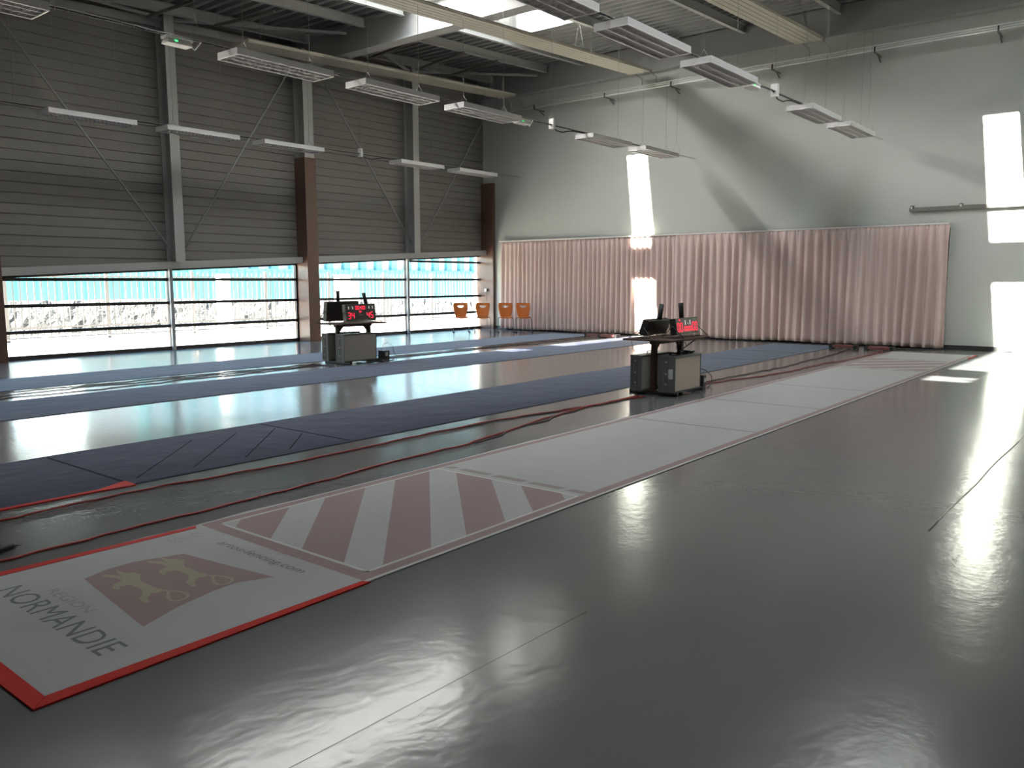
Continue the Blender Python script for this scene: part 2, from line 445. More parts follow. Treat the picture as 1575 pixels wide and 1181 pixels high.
# ------------------------------------------------------------------ roof
holes = [(cy-hw, cy+hw) for cy, hw, cw in SLOTS]
mb = MB()
P = 0.28; DPT = 0.075
def deck(xa, xb, ya, yb):
    xs = []; x = xa
    while x < xb-1e-6:
        for dx, dz in ((0, 0), (0.11, 0), (0.15, DPT), (0.24, DPT)):
            if x+dx <= xb: xs.append((x+dx, dz))
        x += P
    xs.append((xb, 0))
    vs = []
    for x, dz in xs: vs += [(x, ya, deck_z(x)+dz), (x, yb, deck_z(x)+dz)]
    fs = [(2*i, 2*i+1, 2*i+3, 2*i+2) for i in range(len(xs)-1)]
    mb.add(vs, fs, 'deck')
    bb = [(xa, ya, deck_z(xa)+0.08), (xb, ya, deck_z(xb)+0.08), (xb, yb, deck_z(xb)+0.08), (xa, yb, deck_z(xa)+0.08)]
    mb.hexa(bb, [(x, y, z+0.15) for x, y, z in bb], 'roofout')
XA, XB = X_BACK-0.2, XW+0.2
h2, h1 = holes[0], holes[1]
deck(XA, XB, Y_RIGHT-0.2, h1[0]); deck(XA, XB, h1[1], h2[0]); deck(XA, XB, h2[1], YG+0.2)
for h in holes:
    deck(XA, SKY_X0, *h); deck(SKY_X1, XB, *h)
struct('ceiling', mb, 'ribbed galvanised roof deck', 'ceiling')

for k, ((cy, hw, cw), lab) in enumerate(zip(SLOTS, ('long glazed rooflight toward the window side, seen behind the middle radiant panel', 'long rooflight above the white fencing strip, out of view'))):
    def rz(x): return deck_z(x) + LANT
    mb = MB(); A, B = cy-hw, cy+hw
    for (p0, p1, q0, q1) in ((SKY_X0-0.06, SKY_X0+.01, A-0.06, B+0.06), (SKY_X1-.01, SKY_X1+0.06, A-0.06, B+0.06), (SKY_X0, SKY_X1, A-0.06, A+.01), (SKY_X0, SKY_X1, B-.01, B+0.06)):
        bb = [(p0, q0, deck_z(p0)-0.02), (p1, q0, deck_z(p1)-0.02), (p1, q1, deck_z(p1)-0.02), (p0, q1, deck_z(p0)-0.02)]
        mb.hexa(bb, [(x, y, z+LANT+0.03) for x, y, z in bb], 'curb')
    o = struct('rooflight' if k == 0 else 'rooflight', mb, lab, 'rooflight')
    for ya, yb in ((A-.08, cy-cw), (cy+cw, B+.08)):
        mb = MB(); e0, e1 = SKY_X0-.08, SKY_X1+.08; bb = [(e0, ya, rz(e0)-.01), (e1, ya, rz(e1)-.01), (e1, yb, rz(e1)-.01), (e0, yb, rz(e0)-.01)]
        mb.hexa(bb, [(x, y, z+0.02) for x, y, z in bb], 'opal'); obj('opal_sheet', mb, o)
    mb = MB(); bb = [(SKY_X0, cy-cw, rz(SKY_X0)+.01), (SKY_X1, cy-cw, rz(SKY_X1)+.01), (SKY_X1, cy+cw, rz(SKY_X1)+.01), (SKY_X0, cy+cw, rz(SKY_X0)+.01)]
    mb.hexa(bb, [(x, y, z+0.006) for x, y, z in bb], 'glass'); obj('clear_strip', mb, o)
    mb = MB()
    for s_ in (-1, 1): mb.tube([(SKY_X0, cy+s_*(cw+0.05), rz(SKY_X0)-0.08), (SKY_X1, cy+s_*(cw+0.05), rz(SKY_X1)-0.08)], 0.022, 'tubew', 8)
    x = SKY_X0+0.4; i = 0
    while x < SKY_X1-0.9:
        mb.tube([(x, cy-cw, rz(x)-0.08), (x+0.62, cy+cw, rz(x)-0.06)], 0.016, 'tubew', 8)
        if i % 2 == 0: mb.tube([(x, A, rz(x)-0.1), (x, B, rz(x)-0.1)], 0.015, 'tubew', 8)
        x += 1.12; i += 1
    for x in (6.1, 6.55, 7.0, 7.5, 7.95): mb.tube([(x, A, rz(x)-0.1), (x, B, rz(x)-0.1)], 0.012, 'tubew', 8)
    mb.tube([(SKY_X1-0.15, A, rz(SKY_X1)-0.15), (SKY_X1-0.15, B, rz(SKY_X1)-0.15)], 0.02, 'tubew', 8)
    for xx in ((14.2, 15.6) if k == 0 else ()):                                # stout white props seen inside the rooflight
        mb.tube([(xx, B-0.05, rz(xx)-LANT+0.1), (xx+0.35, cy+cw+0.12, rz(xx)-0.08)], 0.045, 'tubew', 10)
    obj('truss_tubes', mb, o)

# main beams
for x, lab in ((-1.48, 'deep grey steel roof beam behind the camera'), (5.76, 'deep grey steel roof beam nearest the camera'), (12.98, 'deep grey steel roof beam landing on the middle brown column')):
    mb = MB(); zt = deck_z(x) - 0.012
    mb.ibeam((x, Y_RIGHT, zt), (x, CYW-0.02, zt), 0.66, 0.34, 0.03, 0.02, 'steel')
    tag(obj('roof_beam', mb), lab, 'roof beam', kind='structure')
mb = MB(); mb.box(XW-0.28, XW, Y_RIGHT, CYW, 6.99, deck_z(XW-0.28)-0.01, 'steel')
tag(obj('roof_beam', mb, bevel=0.01), 'flat grey beam along the top of the curtain wall', 'roof beam', kind='structure')
# purlins
for y, lab in ((16.6, 'nearest the window wall'), (14.6, 'between the window-side and middle radiant panels'), (13.34, 'along the window side of the rooflight'), (10.96, 'along the inner side of the rooflight'), (8.65, 'left of the right-hand radiant panel'), (6.4, 'right of the right-hand radiant panel'), (4.72, 'along the second rooflight'), (2.34, 'beyond the second rooflight'), (0.2, 'over the camera'), (-2.2, 'behind the camera')):
    mb = MB()
    for a, c in ((X_BACK, -1.65), (-1.31, 5.59), (5.93, 12.81), (13.15, XW-0.28)):
        mb.ibeam((a, y, deck_z(a)-0.012), (c, y, deck_z(c)-0.012), 0.2, 0.1, 0.012, 0.01, 'steel_l')
    tag(obj('roof_purlin', mb), 'slim grey roof purlin ' + lab, 'purlin', kind='structure')
# wind bracing under the deck near the window wall
for p, q, lab in (((10.3, 16.5, 6.95), (10.6, 14.8, 6.98), 'dark strut under the deck above the first wall post'),
                  ((14.5, 16.4, 7.1), (14.3, 14.4, 7.15), 'dark strut under the deck right of the middle beam'),
                  ((16.2, 16.4, 7.15), (15.9, 14.4, 7.2), 'dark strut under the deck, middle one right of the beam'),
                  ((17.4, 16.4, 7.2), (17.2, 14.4, 7.25), 'dark strut under the deck nearest the room corner'),
                  ((9.0, 16.9, 6.9), (9.2, 14.6, 6.95), 'dark strut under the deck left of the first wall post')):
    mb = MB(); mb.beam(p, q, 0.05, 0.05, 'rail')
    tag(obj('roof_strut', mb), lab, 'roof strut', 'dark struts under the roof deck')
for p, q, lab in (((5.95, 16.4, 6.86), (9.4, 17.1, 7.0), 'pale flat brace under the deck on the far left'),
                  ((9.5, 17.1, 7.0), (12.8, 15.2, 7.1), 'pale flat brace running from first wall post to the beam'),
                  ((13.2, 15.2, 7.15), (16.6, 17.1, 7.3), 'pale flat brace running from the beam to the far wall post'),
                  ((16.7, 17.1, 7.3), (19.6, 14.9, 7.4), 'pale flat brace in the corner of the roof')):
    mb = MB(); mb.beam(p, q, 0.09, 0.05, 'steel_l')
    tag(obj('roof_brace', mb), lab, 'roof brace', 'flat braces under the roof deck')
mb = MB(); mb.beam((X_BACK, CYW-0.06, deck_z(X_BACK)-0.25), (XW, CYW-0.06, deck_z(XW)-0.25), 0.08, 0.16, 'steel')
tag(obj('eaves_rail', mb), 'grey eaves rail along the top of the cladding', 'eaves rail', kind='structure')

# ------------------------------------------------------------------ radiant panels
def pz(x): return 6.86 + 0.045*(x-19.3)
for y0, y1, lab in ((11.02, 11.62, 'long cream radiant heating panel under the rooflight, middle of the three'),
                    (6.62, 7.24, 'long cream radiant heating panel at the upper right'),
                    (15.46, 16.05, 'long cream radiant heating panel nearest the window wall')):
    t = thing('radiant_panel', lab, 'radiant panel', (19.3, y0, 6.86))
    def L(x, y, z): return (x-19.3, y-y0, z-6.86)
    mb = MB(); xa, xb = (10.4 if y0 > 15 else -4.0), 19.3; n = 5; wv = (y1-y0)/n
    for i in range(n):
        ya, yb = y0+i*wv, y0+(i+1)*wv
        for (a, c, dz) in ((ya+0.008, yb-0.008, 0.0),):
            bb = [L(xa, a, pz(xa)+dz), L(xb, a, pz(xb)+dz), L(xb, c, pz(xb)+dz), L(xa, c, pz(xa)+dz)]
            mb.hexa(bb, [(x, y, z+0.03) for x, y, z in bb], 'panel')
    bb = [L(xa, y0-.01, pz(xa)+.02), L(xb, y0-.01, pz(xb)+.02), L(xb, y1+.01, pz(xb)+.02), L(xa, y1+.01, pz(xa)+.02)]
    mb.hexa(bb, [(x, y, z+0.04) for x, y, z in bb], 'panel')
    obj('panel_body', mb, t)
    mb = MB()
    mb.tube([L(xb+.04, y0-.03, pz(xb)+.03), L(xb+.04, y1+.03, pz(xb)+.03)], 0.018, 'wire', 8)
    for yy in (y0+.08, y1-.08): mb.tube([L(xb, yy, pz(xb)+.03), L(xb+.04, yy, pz(xb)+.03)], 0.012, 'wire')
    for yy in (y0+.05, y1-.12):
        mb.tube([L(xb+.04, yy, pz(xb)+.03), L(19.52, yy-.12, pz(xb)-.1), L(19.52, yy-.12, 6.60)], 0.011, 'wire')
    obj('supply_pipes', mb, t)
    for x in (7.5, 10.9, 14.0, 16.5, 18.6):
        if x < xa: continue
        mb = MB(); mb.tube([L(x-.15, y0+.05, pz(x)+.05), L(x, y0+.3, deck_z(x)-.0)], 0.004, 'wire', 5)
        mb.tube([L(x+.15, y1-.05, pz(x)+.05), L(x, y0+.3, deck_z(x)-.0)], 0.004, 'wire', 5)
        obj('hanger', mb, t)

# heating pipes along the end wall
for k, (z, r, ys, lab) in enumerate(((6.60, 0.016, 15.4, 'top one of the three thin pipes along the end wall'), (6.545, 0.016, 15.6, 'middle one of the three thin pipes along the end wall'), (6.49, 0.02, 16.7, 'lowest of the three thin pipes along the end wall, reaching the corner'))):
    mb = MB(); mb.tube([(19.55-0.03*k, ys, z), (19.55-0.03*k, Y_RIGHT, z)], r, 'galv', 8)
    tag(obj('heating_pipe', mb), lab, 'pipe')
brlab = ['nearest the room corner', 'second from the room corner', 'above the split between the curtains', 'left of the right-hand lamp row', 'above the wall end of the right-hand lamp row', 'above the sunlit patch by the right edge']
for y, lab in zip((14.9, 12.5, 10.5, 7.84, 5.55, 3.2), brlab):
    mb = MB(); mb.beam((19.44, y, 6.44), (XW, y, 6.44), 0.035, 0.03, 'rail'); mb.beam((19.46, y, 6.44), (19.46, y, 6.56), 0.03, 0.02, 'black')
    mb.beam((19.72, y, 6.43), (XW, y, 6.33), 0.03, 0.02, 'rail')
    tag(obj('pipe_bracket', mb, bevel=0.002), 'small dark pipe bracket ' + lab, 'bracket', 'pipe brackets on the end wall')

# ------------------------------------------------------------------ lamp rows
ROWS = [(15.80, 'row nearest the windows'), (10.0, 'middle row'), (5.44, 'right-hand row')]
LX = [2.5, 6.40, 8.58, 10.78, 14.80, 16.98]
LLEN = [1.6, 1.58, 1.60, 1.60, 1.58, 1.62]
HWD = 0.235
def lamp_z(x): return 4.47 + 0.006*(x-10)
def make_lamp(L_):
    t = thing('pendant_lamp', '', 'lamp')
    mb = MB(); H_ = 0.085
    mb.box(0, L_, -HWD, HWD, H_-0.004, H_, 'lamp'); mb.box(0, 0.006, -HWD, HWD, 0, H_, 'lamp'); mb.box(L_-0.006, L_, -HWD, HWD, 0, H_, 'lamp')
    mb.box(0, L_, -HWD, -HWD+0.006, 0, H_, 'lamp'); mb.box(0, L_, HWD-0.006, HWD, 0, H_, 'lamp')
    hs_ = obj('housing', mb, t)
    mb = MB()
    mb.box(-.003, L_+.003, -HWD-.003, -HWD+.016, -0.004, 0.004, 'edge'); mb.box(-.003, L_+.003, HWD-.016, HWD+.003, -0.004, 0.004, 'edge')
    mb.box(-.003, .016, -HWD, HWD, -0.0041, 0.004, 'edge'); mb.box(L_-.016, L_+.003, -HWD, HWD, -0.0041, 0.004, 'edge')
    obj('rim', mb, hs_)
    mb = MB()
    for y in (-0.075, 0.075): mb.box(0.006, L_-.006, y-0.01, y+0.01, 0.002, 0.034, 'louv')
    n = int(L_/0.075)
    for i in range(1, n):
        x = L_*i/n; mb.box(x-0.0015, x+0.0015, -HWD+.006, HWD-.006, 0.008, 0.034, 'louv')
    mb.box(0.006, L_-.006, -HWD+.006, HWD-.006, 0.034, 0.037, 'lampin')
    obj('louvre', mb, hs_)
    for x in (0.25, L_-0.25):
        mb = MB()
        mb.tube([(x, -0.12, H_), (x, 0, H_+0.16)], 0.003, 'wire', 5); mb.tube([(x, 0.12, H_), (x, 0, H_+0.16)], 0.003, 'wire', 5)
        mb.tube([(x, 0, H_+0.16), (x, 0, 2.6)], 0.0035, 'wire', 5)
        obj('suspension_wire', mb, t)
    return t
proto = make_lamp(1.6)
proto_used = False
order = {0: ['second lamp from the left in the row nearest the windows', ]}
ordn = {1: ['overhead behind the picture edge, start of the', 'cut by the left edge of the picture in the', 'first lamp fully visible in the', 'second lamp fully visible in the', 'fourth of the', 'last before the end wall in the']}
names_row = {
 0: [None, 'flat white lamp above the left window bay, in the row nearest the windows', 'flat white lamp beside the first steel wall post, in the row nearest the windows', 'flat white lamp overlapping the middle brown column top, in the row nearest the windows', 'flat white lamp crossing the far steel wall post, in the row nearest the windows', 'flat white lamp nearest the room corner, end of the row by the windows'],
 1: ['louvred lamp cut off at the upper left edge of the picture, middle row', 'louvred white lamp just right of the left emergency light, middle row', 'louvred white lamp second after the left emergency light, middle row', 'louvred white lamp directly before the second emergency light of the middle row', 'louvred lamp with bright end, after the gap in the middle row', 'louvred lamp just above the sun patch, last of the middle row'],
 2: [None, 'louvred lamp cut by the top edge in front of the rooflight, right-hand row', 'big louvred lamp against the ribbed deck, right-hand row', 'louvred lamp just before the emergency light of the right-hand row', 'louvred lamp after the junction loop in the right-hand row', 'small louvred lamp last before the end wall, right-hand row']}
for r, (ry, rl) in enumerate(ROWS):
    for i, x in enumerate(LX):
        lab = names_row[r][i]
        if lab is None: continue
        if not proto_used: t = proto; proto_used = True
        else: t = copy_tree(proto)
        t.location = (x, ry, lamp_z(x)); t['label'] = lab; t['category'] = 'lamp'
        t['group'] = 'suspended fluorescent lamps'
        t.scale = (LLEN[i]/1.6, 1, 1)
    # wire tray and cable of the row
    t = thing('cable_tray', f'thin wire cable tray joining the lamps of the {rl}', 'cable tray', (0, ry, 0))
    mb = MB(); gaps = [(2.0, 2.5)] + [(LX[i]+LLEN[i], LX[i+1]) for i in range(len(LX)-1)] + [(LX[-1]+LLEN[-1], XW)]
    for s_ in (-0.03, 0.03):
        mb.tube([(2.0, s_, lamp_z(2)+0.11), (XW-.02, s_, lamp_z(XW)+0.11)], 0.0045, 'wire', 6)
    x = 2.0
    while x < XW-0.1:
        mb.tube([(x, -0.03, lamp_z(x)+0.11), (x, 0, lamp_z(x)+0.095), (x, 0.03, lamp_z(x)+0.11)], 0.003, 'wire', 5); x += 0.15
    obj('tray_wires', mb, t)
    mb = MB(); pts = []
    x = 2.0
    while x < XW-1.3:
        pts.append((x, 0.01*math.sin(x*5), lamp_z(x)+0.106+0.004*math.sin(x*9))); x += 0.12
    mb.tube(pts, 0.012, 'black', 6)
    mb.tube([(13.55, 0, 4.60), (13.72, 0.02, 4.58), (13.85, 0.03, 4.52), (14.05, 0.02, 4.51), (14.2, 0, 4.55), (14.4, 0, 4.58), (14.8, 0, 4.59)], 0.012, 'black', 6)
    obj('black_cable', mb, t)
    mb = MB(); mb.box(13.62, 13.69, -0.06, 0.06, 4.52, 4.72, 'emerg'); obj('junction_box', mb, t, bevel=0.004)
    for x in (4.3, 5.95, 13.65, 18.9):
        mb = MB(); mb.tube([(x, -0.12, lamp_z(x)+0.11), (x, 0, lamp_z(x)+0.45), (x, 0.12, lamp_z(x)+0.11)], 0.003, 'wire', 5)
        mb.tube([(x, 0, lamp_z(x)+0.45), (x, 0, deck_z(x))], 0.0035, 'wire', 5)
        obj('hanger', mb, t)

def emergency(x, y, lab):
    t = thing('emergency_light', lab, 'emergency light', (x, y, lamp_z(x)-0.02), 0, 'emergency lights in the lamp rows')
    mb = MB(); mb.hexa([(0,-.09,0),(.34,-.09,0),(.34,.09,0),(0,.09,0)], [(.02,-.06,.06),(.32,-.06,.06),(.32,.06,.06),(.02,.06,.06)], 'emerg')
    obj('diffuser', mb, t, bevel=0.008)
    obj('backplate', MB().box(-.01, .35, -.07, .07, .06, .09, 'emerg'), t, bevel=0.004)
    obj('indicator', MB().box(.10, .135, -.078, -.066, .03, .045, 'ledg'), t)
    obj('lead', MB().tube([(.33, 0, .03), (.42, .02, .0), (.46, .0, .06), (.5, 0, .11)], 0.009, 'emerg', 6), t)
emergency(5.50, 9.95, 'small emergency light with green indicator at the left of the middle row')
emergency(12.45, 9.95, 'small emergency light hanging by the room corner side of the middle row')
emergency(12.45, 5.40, 'small emergency light under the right-hand row')

# ------------------------------------------------------------------ curtains
def curtain(name, ya, yb, lab, seed, nf):
    rnd = random.Random(seed); NU = nf*14; NV = 26
    L_ = yb-ya; bx = 19.84 if seed == 3 else 19.80
    ph = [rnd.uniform(-0.8, 0.8) for _ in range(nf+2)]; am = [rnd.uniform(0.55, 1.25) for _ in range(nf+2)]
    def wob(u):
        k_ = u*nf; i = int(k_); f_ = k_-i; i = min(i, nf)
        a = am[i]*(1-f_)+am[i+1]*f_; p = ph[i]*(1-f_)+ph[i+1]*f_
        return a, 2*math.pi*k_ + p
    def fn(u, v):
        a, p = wob(u); z = 0.035 + v*2.665
        top = max(0, (v-0.86)/0.14)
        amp = 0.068*a*(1-0.75*top)*(0.75+0.35*(1-v))
        d = amp*math.sin(p) + 0.012*math.sin(2*p+1.3)*(1-v*0.5)
        d += top*0.009*math.sin(3*p)
        y = ya + u*L_ + 0.018*math.cos(p)*(1-top) + 0.03*math.sin(u*31+seed)*(1-v)
        return (bx - 0.02 + d, y, z + 0.01*math.sin(u*17+seed)*(1-v))
    mb = MB(); mb.grid(fn, NU, NV, 'curt')
    o = obj(name, mb); so_ = o.modifiers.new('thick', 'SOLIDIFY'); so_.thickness = 0.004
    return tag(o, lab, 'curtain', 'pleated curtains on the end wall')
curtain('curtain', 10.36, 16.42, 'pleated pink-beige curtain on the corner side, with the lower sun patch', 3, 38)
curtain('curtain', 3.905, 10.43, 'pleated pink-beige curtain behind the near scoring stand', 11, 32)
mb = MB(); mb.box(19.76, 19.90, 3.92, 16.5, 2.70, 2.735, 'trackw'); mb.box(19.9, XW, 4.0, 16.35, 2.71, 2.75, 'rail')
tag(obj('curtain_track', mb, bevel=0.004), 'thin white curtain track along the top of both curtains', 'curtain track')

# rail on the end wall
t = thing('wall_rail', 'grey horizontal rail fixed on the end wall right of the curtains', 'rail', (XW, 4.76, 3.05))
obj('channel', MB().box(-0.10, -0.03, -9.0, 0, -0.045, 0.04, 'rail'), t, bevel=0.004)
for y in (-0.05, -1.02, -2.0, -3.5):
    obj('bracket', MB().box(-0.11, 0, y-.03, y+.03, 0.0, 0.085, 'rail').box(-0.115, -0.1, y-.015, y+.015, 0.01, 0.06, 'emerg'), t, bevel=0.003)

# ------------------------------------------------------------------ fencing strips
def poly(mb, pts, z, mt):
    n = len(pts); a = sum(pts[i][0]*pts[(i+1)%n][1]-pts[(i+1)%n][0]*pts[i][1] for i in range(n))
    if a < 0: pts = pts[::-1]
    mb.add([(x, y, z) for x, y in pts], [tuple(range(n))], mt)
def fabric(mb, x0, x1, y0, y1, mt, z=0.006, seed=0, wave=0.012):
    rnd = random.Random(seed); NX = 160
    off = [0.0]
    for i in range(NX): off.append(off[-1]*0.8 + rnd.uniform(-wave, wave))
    vs = []
    for i in range(NX+1):
        x = x0 + (x1-x0)*i/NX
        for y, zz in ((y0, 0), (y0, z), (y1+off[i], z), (y1+off[i], 0)): vs.append((x, y, zz))
    fs = []
    for i in range(NX):
        a, b = i*4, (i+1)*4
        fs += [(a, b, b+1, a+1), (a+1, b+1, b+2, a+2), (a+2, b+2, b+3, a+3)]
    fs += [(0,1,2,3), (NX*4+3, NX*4+2, NX*4+1, NX*4)]
    mb.add(vs, fs, mt)
ZP = 0.0068
t1 = thing('fencing_piste', 'long white fencing strip with faded red diagonal stripes and lettering, nearest', 'fencing strip', (0,0,0), 0, 'long fencing strips on the floor')
mb = MB(); fabric(mb, 1.10, 18.55, 3.05, 4.62, 'piste', seed=2)
sf1 = obj('strip_fabric', mb, t1)
mb = MB()
X0P, X1P = 2.61, 16.75
def warn(mb, xa, xb, red, z, flip=False):
    ya, yb = 3.17, 4.50
    k = -1.31 - 0.66*2
    cs = [1.32, 0.66, 0.0, -0.66, -1.31]
    for c in cs:                      # band c <= (y-x) - off <= c+0.36
        c1 = c + 0.365; off = 3.17-(xa+0.09) if False else 0
        pts = []
        # clip the 45 degree band to the rectangle
        from_poly = [(xa-5, xa-5+c_+0) for c_ in (0,)]
        rect = [(xa, ya), (xb, ya), (xb, yb), (xa, yb)]
        def clip(pl, fn):
            out = []
            for i in range(len(pl)):
                p, q = pl[i], pl[(i+1)%len(pl)]; a, b = fn(p), fn(q)
                if a >= 0: out.append(p)
                if (a >= 0) != (b >= 0):
                    s_ = a/(a-b); out.append((p[0]+(q[0]-p[0])*s_, p[1]+(q[1]-p[1])*s_))
            return out
        o_ = 2.7 - xa
        pl = clip(rect, lambda p: (p[1]-(p[0]+o_)) - c)
        if len(pl) > 2: pl = clip(pl, lambda p: c1 - (p[1]-(p[0]+o_)))
        if flip: pl = [(xa+xb-p[0], p[1]) for p in pl]
        if len(pl) > 2: poly(mb, pl, z, red)
warn(mb, 2.72, 4.62, 'pink', ZP)
warn(mb, 14.75, 16.65, 'pink', ZP, True)
# printed border bands, edged in white
for y0, y1 in ((3.075, 3.145), (4.53, 4.60)):
    poly(mb, [(X0P, y0), (18.3 if y0 < 4 else 18.3, y0), (18.3, y1), (X0P, y1)], ZP, 'pink')
poly(mb, [(X0P, 3.052), (18.5, 3.052), (18.5, 3.072), (X0P, 3.072)], ZP, 'white')
poly(mb, [(X0P, 4.603), (18.5, 4.603), (18.5, 4.617), (X0P, 4.617)], ZP, 'white')
for xa in (2.61, 16.68): poly(mb, [(xa, 3.146), (xa+0.085, 3.146), (xa+0.085, 4.529), (xa, 4.529)], ZP, 'pink')
for xa in (4.70, 14.6):
    y = 3.16
    while y < 4.45:
        s_ = 0.30 if y > 3.2 else 0.16
        poly(mb, [(xa, y), (xa+0.07, y-0.03), (xa+0.07, min(y+s_, 4.51)-0.03), (xa, min(y+s_, 4.51))], ZP, 'pinkl'); y += s_+0.05
for xa in (7.72, 9.62, 11.6):
    poly(mb, [(xa, 3.15), (xa+0.05, 3.15), (xa+0.05, 4.52), (xa, 4.52)], ZP, 'pinkl')
# white outline round the striped field
for (a, b, c, d) in ((2.70, 2.718, 3.15, 4.52), (2.70, 4.64, 3.150, 3.168), (2.70, 4.64, 4.505, 4.523), (4.625, 4.643, 3.15, 4.52)):
    poly(mb, [(a, c), (b, c), (b, d), (a, d)], ZP+0.0003, 'white')
obj('printed_stripes', mb, sf1)
# emblem: red flag with two gold lions
mb = MB(); flag = [(1.74, 4.20), (1.88, 4.25), (2.02, 4.255), (2.26, 4.17), (2.31, 3.8), (2.36, 3.47), (2.2, 3.55), (2.06, 3.54), (1.85, 3.49), (1.64, 3.40)]
poly(mb, flag, ZP, 'pink')
def lion(mb, cx_, cy_, s_):
    # outline in (u to the reader's right, v up); right = -Y, up = +X
    body = [(-1.0, .30), (-.86, .52), (-.62, .60), (-.50, .45), (-.30, .30), (.25, .28), (.5, .38), (.62, .2), (.55, -.05), (.72, -.30), (.95, -.42), (.92, -.55), (.62, -.48), (.42, -.2), (.2, -.05), (-.2, -.08), (-.3, -.35), (-.12, -.52), (-.3, -.6), (-.5, -.42), (-.55, -.1), (-.82, -.08), (-1.1, -.3), (-1.25, -.22), (-1.05, .02), (-.78, .12), (-1.02, .14), (-1.3, .28)]
    P_ = [(cx_+v*s_*0.62, cy_-u*s_) for u, v in body]
    poly(mb, P_, ZP+0.0006, 'gold')
    pts = []
    for i in range(24):
        a = i/23
        u = .55 + .75*math.sin(a*math.pi*0.95); v = .3 + .32*math.sin(a*2*math.pi)+0.12*a
        pts.append((cx_+v*s_*0.62, cy_-u*s_))
    for i in range(23):
        (xa, ya), (xb, yb) = pts[i], pts[i+1]
        dx, dy = xb-xa, yb-ya; l_ = math.hypot(dx, dy) or 1; nx, ny = -dy/l_*0.008, dx/l_*0.008
        poly(mb, [(xa+nx, ya+ny), (xb+nx, yb+ny), (xb-nx, yb-ny), (xa-nx, ya-ny)], ZP+0.0007, 'gold')
lion(mb, 1.86, 3.88, 0.25); lion(mb, 2.11, 3.90, 0.25)
obj('emblem', mb, sf1, label='faded red flag emblem with two gold lions')
def flat_text(txt, size, mt, y_left, x_base, width, height, shear=0.0, nm='lettering', lab=None):
    me = text_mesh(nm, txt, 1.0, mt, shear)
    xs = [v.co.x for v in me.vertices]; ys = [v.co.y for v in me.vertices]
    w, h = max(xs)-min(xs), max(ys)-min(ys); x0_ = min(xs); y0_ = 0 if 'g' in txt else min(ys)
    for v in me.vertices:
        u = (v.co.x-x0_)/w*width; q = (v.co.y-y0_)/h*height
        v.co = Vector((x_base+q, y_left-u, ZP+0.0004))
    me.flip_normals() if False else None
    return obj(nm, me, sf1, label=lab)
flat_text('NORMANDIE', 1, 'ink', 4.36, 1.385, 1.10, 0.125, 0.0, lab='large grey word NORMANDIE')
flat_text('RÉGION', 1, 'inkl', 4.17, 1.545, 0.42, 0.07, 0.0, lab='small pale word RÉGION')
flat_text('artos-fencing.com', 1, 'ink', 4.19, 2.475, 0.78, 0.075, 0.15, lab='small web address artos-fencing.com')
mb = MB()
for cx_, cy_, rx, ry in ((2.36, 4.44, 0.035, 0.075), (2.37, 4.42, 0.02, 0.045), (2.49, 4.42, 0.03, 0.05), (2.40, 4.40, 0.012, 0.03)):
    n = 28
    for i in range(int(n*0.85)):
        a, b = 2*math.pi*i/n, 2*math.pi*(i+1)/n
        poly(mb, [(cx_+rx*math.cos(a), cy_+ry*math.sin(a)), (cx_+rx*math.cos(b), cy_+ry*math.sin(b)), (cx_+(rx-.005)*math.cos(b), cy_+(ry-.007)*math.sin(b)), (cx_+(rx-.005)*math.cos(a), cy_+(ry-.007)*math.sin(a))], ZP+0.0003, 'inkl')
obj('round_logo', mb, sf1)
# red tape holding the end of the strip down
def tape(pts, lab, z=0.0085, mt='tape'):
    mb = MB(); poly_pts = pts
    n = len(pts); a = sum(pts[i][0]*pts[(i+1)%n][1]-pts[(i+1)%n][0]*pts[i][1] for i in range(n))
    if a < 0: pts = pts[::-1]
    mb.prism(pts, 0.0012, z, mt)
    return tag(obj('red_tape', mb), lab, 'tape', 'red tape holding the strips down')
tape([(1.05, 3.02), (1.115, 3.0885), (1.13, 4.66), (1.04, 4.67)], 'wide red tape across the near end of the white strip')
tape([(1.052, 3.018), (2.62, 3.034), (2.60, 3.075), (1.116, 3.088)], 'red tape along the near edge of the lettered end of the white strip')
tape([(1.132, 4.585), (2.56, 4.555), (2.58, 4.60), (1.132, 4.655)], 'thin red tape along the far edge of the lettered end of the white strip')
tape([(17.7, 3.02), (18.58, 3.02), (18.6, 3.065), (17.75, 3.06)], 'short faint red tape at the far corner of the white strip')
tape([(0.9, 5.925), (2.60, 5.925), (2.86, 5.90), (2.87, 6.09), (2.62, 5.975), (0.9, 5.975)], 'red tape with a flared end on the near dark blue strip')

def blue(xa, xb, y0, y1, lab, seed, lines):
    t = thing('fencing_piste', lab, 'fencing strip', (0,0,0), 0, 'long fencing strips on the floor')
    mb = MB(); fabric(mb, xa, xb, y0, y1, 'blue', seed=seed, wave=0.006); obj('strip_fabric', mb, t)
    if lines:
        mb = MB()
        for xq in (2.83, 4.95, 14.9, 16.9): poly(mb, [(xq, y0+.04), (xq+.03, y0+.04), (xq+.03, y1-.05), (xq, y1-.05)], ZP, 'bluel')
        for x_ in (2.95, 3.42, 3.9, 4.35):
            poly(mb, [(x_, y0+.15), (x_+.02, y0+.15), (x_+1.1 if x_ < 3.8 else 4.92, y0+.15+(1.08 if x_ < 3.8 else 4.9-x_)), (x_+1.08 if x_ < 3.8 else 4.9, y0+.15+(1.08 if x_ < 3.8 else 4.9-x_))], ZP, 'bluel')
        obj('printed_lines', mb, t)
blue(0.9, 19.3, 5.95, 7.49, 'dark blue fencing strip, next beyond the white one', 4, True)
blue(0.5, 19.1, 9.82, 11.40, 'dark blue fencing strip between the two scoring stands and the sun patches', 5, False)
blue(0.5, 19.2, 12.50, 14.05, 'grey-blue fencing strip farthest away, nearest the windows', 6, False)

